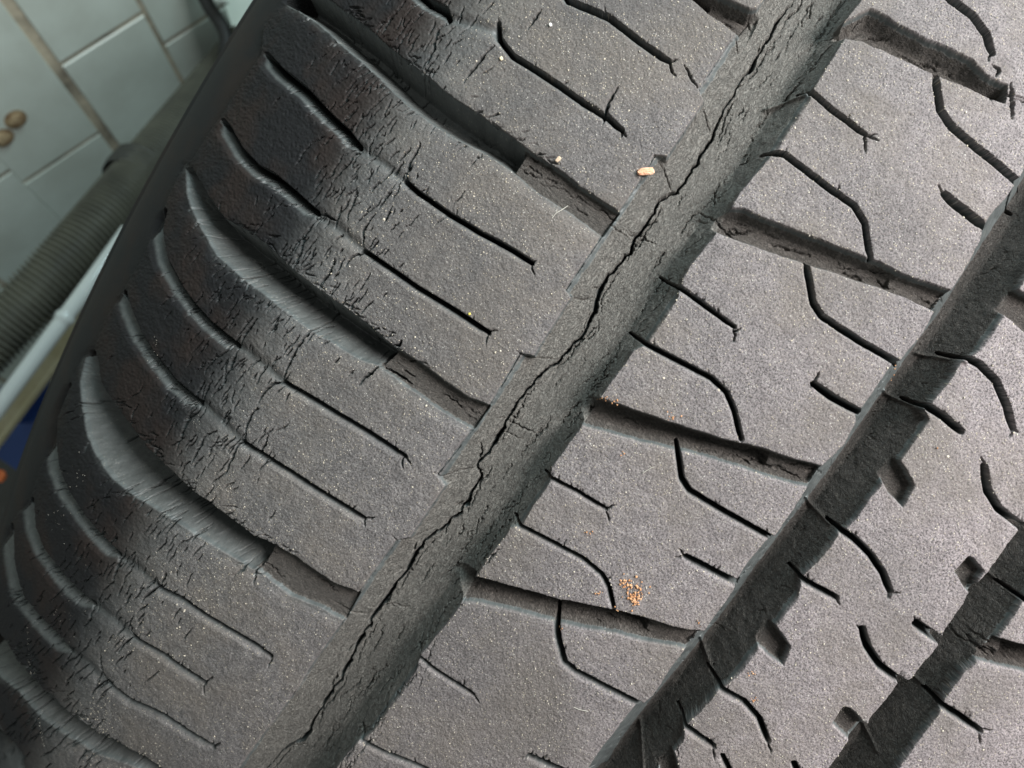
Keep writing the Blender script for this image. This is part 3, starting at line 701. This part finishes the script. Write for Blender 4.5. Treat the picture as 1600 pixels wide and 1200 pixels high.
def chunk(name, label, pxl, pyl, L, Wd, Th, ang, mat, seed, cat, group=None):
    r = np.random.default_rng(seed); c_, n_ = tyre_point(pxl, pyl, Th * .35)
    nu, nv = 14, 8; V = []
    for i in range(nv + 1):
        th = math.pi * i / nv
        for j in range(nu):
            p_ = 2 * math.pi * j / nu; sq = lambda a: math.copysign(abs(a) ** .55, a)
            k = r.uniform(.86, 1.1)
            V.append((sq(math.sin(th)) * sq(math.cos(p_)) * L / 2 * k, sq(math.sin(th)) * sq(math.sin(p_)) * Wd / 2 * k, sq(math.cos(th)) * Th / 2 * k))
    V = np.array(V) / 1000; a = ang
    V = V @ np.array([[math.cos(a), math.sin(a), 0], [-math.sin(a), math.cos(a), 0], [0, 0, 1]])
    Fq = np.array([(i * nu + j, (i + 1) * nu + j, (i + 1) * nu + (j + 1) % nu, i * nu + (j + 1) % nu) for i in range(nv) for j in range(nu)])
    me = mesh_np(name, V, Fq, None, False); me.materials.append(mat); o = link(name, me); o.location = tuple(c_)
    return tag(o, label, cat, group)
flake = simple("orange_flake", (.74, .34, .19), .75, (.80, .52, .36), 1500, .0003)
chunk("wood_crumb", "oblong orange crumb beside the long split groove, on the edge of a shoulder block", 1006, 268, 2.6, 1.15, .8, .08, flake, 5, "crumb")
chunk("pale_chip", "tiny tan chip on the shoulder block above the top lateral groove", 873, 249, 1.0, .6, .35, .8, simple("tan_chip", (.55, .42, .3), .8), 6, "chip")
chunk("yellow_grain", "single round yellow grain beside a sipe on the shoulder block", 735, 490, .38, .38, .3, 0, simple("yellow_grain", (.75, .62, .12), .6), 7, "grain")
chunk("white_grain", "large white grain on the topmost shoulder block", 859, 40, .5, .55, .35, .4, simple("white_grain", (.75, .73, .68), .6), 8, "grain")
chunk("cream_grain", "cream coloured grain near the top beside a forked crack", 783, 93, .55, .6, .35, .4, simple("cream_grain", (.78, .66, .45), .6), 9, "grain")
dustm = simple("pale_dust", (.52, .48, .40), .9, (.5, .48, .42), 2000)
def cluster(name, label, pts, n, mat, seed, size=.00020, spread=(9, 9)):
    r = np.random.default_rng(seed); cs = []; sz = []; wd_ = 1.8 if mat is dustm else 1.0
    for (cx, cy, k, sx, sy) in pts:
        for i in range(int(k * (1.1 if mat is dustm else 1))):
            p_, n_ = tyre_point(cx + r.laplace(0, sx * .6 * wd_), cy + r.laplace(0, sy * .6 * wd_), 0.05 + abs(r.normal(0, .10))); cs.append(p_); sz.append(size * r.uniform(.35, 1.6))
    loc = tuple(cs[0]); o = grains(name, cs, sz, mat, seed, loc); return tag(o, label, "crumbs", kind="stuff")
cluster("orange_crumbs", "heap of loose orange crumbs on the rib block beside the hooked sipe", [(992,932,130,6,7),(976,912,22,6,6),(1000,916,16,8,6)], 0, rust, 11, .00017)
cluster("small_crumbs", "faint orange crumbs sprinkled around the middle of the tread", [(945,622,10,6,2),(960,627,12,5,2),(1050,652,16,5,2.5),(933,928,12,3,3),(975,706,5,2,2),(923,833,8,5,3),(960,953,8,3,3),
   (1175,1050,12,4,3),(1178,1092,10,4,3),(1420,580,8,6,12),(1092,973,6,4,3),(879,981,5,2,2),(1465,700,5,2,2)], 0, rust, 12, .00011)
cluster("dust_patches", "chalky white dust caught on the shoulder and along the edge of the wide groove", [(472,1072,70,9,7),(445,1105,60,10,9),(418,1138,60,9,10),(398,1165,30,6,7),(243,545,14,5,12),(90,815,10,8,12),(124,745,14,8,9),(385,795,40,22,22),(305,658,14,8,6),(100,960,30,20,16),(725,295,30,4,5),(118,805,20,6,4),(10,1000,14,2,5),(35,1040,20,3,5),(48,1052,12,3,3),(28,1150,60,8,10),(160,1075,30,8,8),
   (1495,892,30,5,5),(1322,1115,30,5,6),(1232,838,1,1,1)], 0, dustm, 21, .000042)
# fibres
fib = simple("fibre", (.55, .52, .45), .7)
def fibre(ptsL, label, rad=.00005):
    cs = [tyre_point(x, y, .12)[0] for x, y in ptsL]; V = []; Fs = []
    for i, c_ in enumerate(cs):
        a = cs[min(i + 1, len(cs) - 1)] - cs[max(i - 1, 0)]; a /= np.linalg.norm(a); b_ = np.cross(a, zz); b_ /= np.linalg.norm(b_); d_ = np.cross(a, b_)
        for k in range(5): th = k * 2 * math.pi / 5; V.append(c_ + rad * (b_ * math.cos(th) + d_ * math.sin(th)))
        if i: Fs += [((i - 1) * 5 + k, (i - 1) * 5 + (k + 1) % 5, i * 5 + (k + 1) % 5, i * 5 + k) for k in range(5)]
    me = mesh_np("fibre", np.array(V) - cs[0], np.array(Fs), None, True); me.materials.append(fib); o = link("fibre", me); o.location = tuple(cs[0])
    return tag(o, label, "fibre")
fibre([(886,319),(878,326),(870,334),(862,342)], "thin pale fibre over the edge of the upper lateral groove")
fibre([(897,1105),(905,1106),(914,1110),(921,1112)], "short curled white fibre on the lowest rib block in view")
fibre([(1005,742),(1012,736),(1020,731),(1024,729)], "fine straight hair in the middle of a rib block")

# ------------------------------------------------------------------ the tiled wall and what lies behind the tyre
def ray(x, y, z): return np.array([(x - 800) / F * z, (600 - y) / F * z, D / 1000 - z])
Av = np.array([60, -330, -1250.]); Av /= np.linalg.norm(Av)          # straight down the wall
Bv = np.array([.717, .697, 0]); Bv /= np.linalg.norm(Bv)             # level along the wall
P0 = ray(90, 101, .6)
Av = Av - .10 * Bv; Av /= np.linalg.norm(Av); Bv = Bv - Av * np.dot(Av, Bv); Bv /= np.linalg.norm(Bv)
Nv = np.cross(Av, Bv); Nv /= np.linalg.norm(Nv)
if np.dot(Nv, np.array([0, 0, .125]) - P0) < 0: Nv = -Nv
def boxmesh(name, O, ex, ey, ez, bev=0.0):
    """box spanned by three edge vectors, front edges eased by bev"""
    V = []; lx, ly = np.linalg.norm(ex), np.linalg.norm(ey); bx, by = ex / lx * bev, ey / ly * bev; bz = ez / np.linalg.norm(ez) * bev
    for k, (ins_, up) in enumerate(((0, 0), (0, 1), (1, 2))):
        off = (bx + by) * ins_ ; z_ = (0 * ez, ez - bz, ez)[up]
        V += [O + z_ + ins_ * (bx + by), O + ex + z_ + ins_ * (-bx + by), O + ex + ey + z_ - ins_ * (bx + by), O + ey + z_ + ins_ * (bx - by)]
    Fs = [(3, 2, 1, 0), (8, 9, 10, 11)]
    for l in (0, 4):
        for k in range(4): Fs.append((l + k, l + (k + 1) % 4, l + 4 + (k + 1) % 4, l + 4 + k))
    return mesh_np(name, np.array(V), np.array(Fs), None, False)
glaze = simple("glazed_tile", (.70, .79, .72), .3, (.56, .62, .55), 14, .0004, 0, 12)
grout = simple("grout", (.62, .56, .42), .9, (.14, .125, .10), 30, .001)
wall = tag(empty("tiled_wall", tuple(P0)), None, None, None, "structure")
me = boxmesh("grout_bed", P0 - Bv * .55 - Av * .5 - Nv * .02, Bv * 1.1, Av * 1.35, Nv * .0208); me.materials.append(grout); link("grout_bed", me, wall)
tw, th_, gp = .0765, .152, .0036
for ci in range(-6, 7):
    off = {-1: .076, 0: 0.0, 1: .036}.get(ci, (ci * .047) % th_)
    for rj in range(-3, 5):
        v0 = off + rj * th_; u0 = ci * tw
        if ci == -1: u0 -= .004
        O = P0 + Bv * (u0 + gp / 2) + Av * (v0 + gp / 2) - Nv * .0016 + Nv * rng.uniform(-.0004, .0004)
        wdt = tw - gp - (0 if ci != -1 else 0)
        tilt = Nv * rng.uniform(-.0005, .0005)
        me = boxmesh("tile", O, Bv * wdt + tilt, Av * (th_ - gp), Nv * .0035, .0009); me.materials.append(glaze); link("tile", me, wall)
# dark floor under everything
Fc = Ctr / 1000 + Av * .36
me = boxmesh("floor", Fc - Bv * .9 - Nv * .5 + Av * .02, Bv * 1.8, Nv * 1.4, -Av * .02); me.materials.append(simple("dark_concrete", (.10, .10, .095), .85, (.06, .06, .055), 8, .001)); tag(link("floor", me), kind="structure")

def tube(name, pts, rfun, sides, mat, caps=True, parent=None, loc=None):
    pts = [np.array(p, float) for p in pts]; V = []; Fs = []; up = np.array([0, 0, 1.0])
    for i, c_ in enumerate(pts):
        a = pts[min(i + 1, len(pts) - 1)] - pts[max(i - 1, 0)]; a /= np.linalg.norm(a); b_ = np.cross(a, up); b_ /= np.linalg.norm(b_); d_ = np.cross(a, b_)
        for k in range(sides):
            t_ = k * 2 * math.pi / sides; V.append(c_ + rfun(i, t_) * (b_ * math.cos(t_) + d_ * math.sin(t_)))
        if i: Fs += [((i - 1) * sides + k, (i - 1) * sides + (k + 1) % sides, i * sides + (k + 1) % sides, i * sides + k) for k in range(sides)]
    V = np.array(V); 
    if caps:
        n = len(V); V = np.vstack([V, pts[0], pts[-1]]); m_ = n - sides
        Fs += [(n, (k + 1) % sides, k, k) for k in range(0)]
    L0 = np.array(loc) if loc is not None else pts[0]
    me = mesh_np(name, V - (L0 if parent is None else 0), np.array(Fs), None, True); me.materials.append(mat); o = link(name, me, parent)
    if parent is None: o.location = tuple(L0)
    return o
def spline(ctrl, n):
    c = np.array(ctrl, float); d = np.concatenate([[0], np.cumsum(np.linalg.norm(np.diff(c, axis=0), axis=1))]); u = np.linspace(0, d[-1], n)
    o = np.stack([np.interp(u, d, c[:, k]) for k in range(3)], 1)
    ker = np.hanning(n // 6 * 2 + 1); ker /= ker.sum(); pad = len(ker) // 2
    return np.stack([np.convolve(np.pad(o[:, k], pad, 'reflect', reflect_type='odd'), ker, 'valid') for k in range(3)], 1), d[-1]
hose_m = simple("grey_hose", (.16, .16, .125), .38, (.09, .09, .075), 30)
hp, Lh = spline([ray(-160,660,.50), ray(-60,580,.50), ray(20,500,.51), ray(108,405,.525), ray(188,312,.55), ray(262,222,.60), ray(350,115,.66), ray(440,5,.72)], 1400)
pitch = .0036
hose = tube("corrugated_hose", hp, lambda i, t_:  .0166 + .0017 * math.sin(2 * math.pi * (i / 1399 * Lh / pitch) + t_), 40, hose_m)
tag(hose, "grey ribbed flexible hose running along the foot of the tiled wall", "hose")
cuffp = [hp[k] + np.array([-.004, .001, -.004]) for k in range(640, 700, 6)]
o = tube("cuff", cuffp, lambda i, t_: .0205 - .0012 * (i < 2) + .0008 * (i % 3 == 0), 32, simple("dark_cuff", (.05, .05, .045), .5), True, hose)
# white pipe, pale batten, blue crate, orange cap
wp = simple("white_plastic", (.70, .74, .72), .12, (.62, .66, .65), 15)
pipe_pts = [ray(-60,716,.50), ray(20,606,.50), ray(68,541,.505), ray(112,482,.51), ray(145,437,.515), ray(200,360,.53)]
pp, Lp = spline(pipe_pts, 120)
p_o = tube("white_pipe", pp, lambda i, t_: .0050 * (1.0 + (.22 if 70 < i < 74 else 0)), 24, wp); tag(p_o, "glossy white plastic pipe below the grey hose", "pipe")
bat = simple("pale_wood", (.62, .57, .38), .6, (.50, .44, .26), 60)
b0, b1 = ray(-50,730,.53), ray(165,440,.56); bd = b1 - b0; sd = np.array([.829, -.559, 0])
me = boxmesh("wooden_batten", b0 - sd * .002, bd, sd * .0115, np.array([0, 0, .006]), .0008); me.materials.append(bat); tag(link("wooden_batten", me), "pale yellow wooden batten beside the white pipe", "batten")
blue = simple("blue_plastic", (.012, .05, .20), .4, (.01, .04, .16), 20)
cr = empty("blue_crate", tuple(ray(30,680,.62))); tag(cr, "deep blue plastic crate standing behind the tyre shoulder", "crate")
o0 = ray(-140,640,.60); e_ = ray(-140,640,.60) * 0
me = boxmesh("side_panel", ray(-40,662,.60) , ray(150,470,.60) - ray(-40,662,.60), sd * .004, np.array([0, 0, -.12]), .0005); me.materials.append(blue); link("side_panel", me, cr)
me = boxmesh("base", ray(-40,690,.66), ray(150,500,.66) - ray(-40,690,.66), sd * .10, np.array([0, 0, -.004]), .0005); me.materials.append(blue); link("base", me, cr)
me = boxmesh("rim", ray(-44,656,.597), ray(154,462,.597) - ray(-44,656,.597), sd * .008, np.array([0, 0, .006]), .001); me.materials.append(blue); link("rim", me, cr)
o = chunk("orange_cap", "small bright orange cap at the left edge beside the tyre sidewall", 400, 600, 9, 9, 6, 0, simple("orange_plastic", (.75, .18, .05), .5), 15, "cap")
o.location = tuple(ray(-3, 744, .55))
# bolts in the wall
rb = simple("rusty_brass", (.20, .12, .06), .7, (.50, .40, .24), 160, .0012, .2)
for i, (x, y, lab) in enumerate(((22,184,"upper rusty round bolt head in the tiled wall"), (2,213,"lower rusty bolt head in the wall, half cut by the left picture edge"))):
    p_ = ray(x, y, 1.0) - np.array([0, 0, .125]); C0 = np.array([0, 0, .125]); t_ = np.dot(P0 - C0, Nv) / np.dot(p_, Nv); B_ = C0 + p_ * t_
    bo = empty("wall_bolt", tuple(B_)); tag(bo, lab, "bolt", "rusty bolts in the tiled wall")
    def disc(nm, z0, z1, r0, r1):
        pts = [B_ + Nv * (z0 + (z1 - z0) * k / 6) for k in range(7)]
        o_ = tube(nm, pts + [pts[-1] + Nv * 1e-5], lambda j, a: (r0 + (r1 - r0) * (1 - math.sqrt(max(0, 1 - (j / 6.0) ** 2)))) if j < 7 else 1e-5, 20, rb, False, bo)
        return o_
    disc("washer", .0018, .0026, .0088, .0070); disc("bolt_head", .0026, .0062, .0064, .0030)
# pale thing at the top edge behind the shoulder
basin = simple("white_enamel", (.66, .74, .68), .25, (.55, .63, .57), 25)
seal = simple("black_seal", (.02, .02, .02), .6)
pan = empty("enamel_tray", tuple(ray(360,0,.6))); tag(pan, "pale enamel tray edge with black rubber seal at the top", "tray")
me = boxmesh("tray_rim", ray(328,-60,.60), ray(392,-60,.60) - ray(328,-60,.60), ray(362,40,.60) - ray(328,-60,.60), np.array([0, 0, -.03]), .002); me.materials.append(basin); link("tray_rim", me, pan)
me = boxmesh("tray_lip", ray(318,-60,.59), ray(338,-60,.59) - ray(318,-60,.59), ray(338,7,.59) - ray(318,-60,.59), np.array([0, 0, .006]), .002); me.materials.append(basin); link("tray_lip", me, pan)
sp, _ = spline([ray(300,-60,.606), ray(312,-20,.606), ray(328,15,.606), ray(345,35,.607), ray(356,62,.608), ray(350,90,.61)], 60)
tube("seal", sp, lambda i, t_: .0052, 16, seal, True, pan)
print("fine faces", len(q))
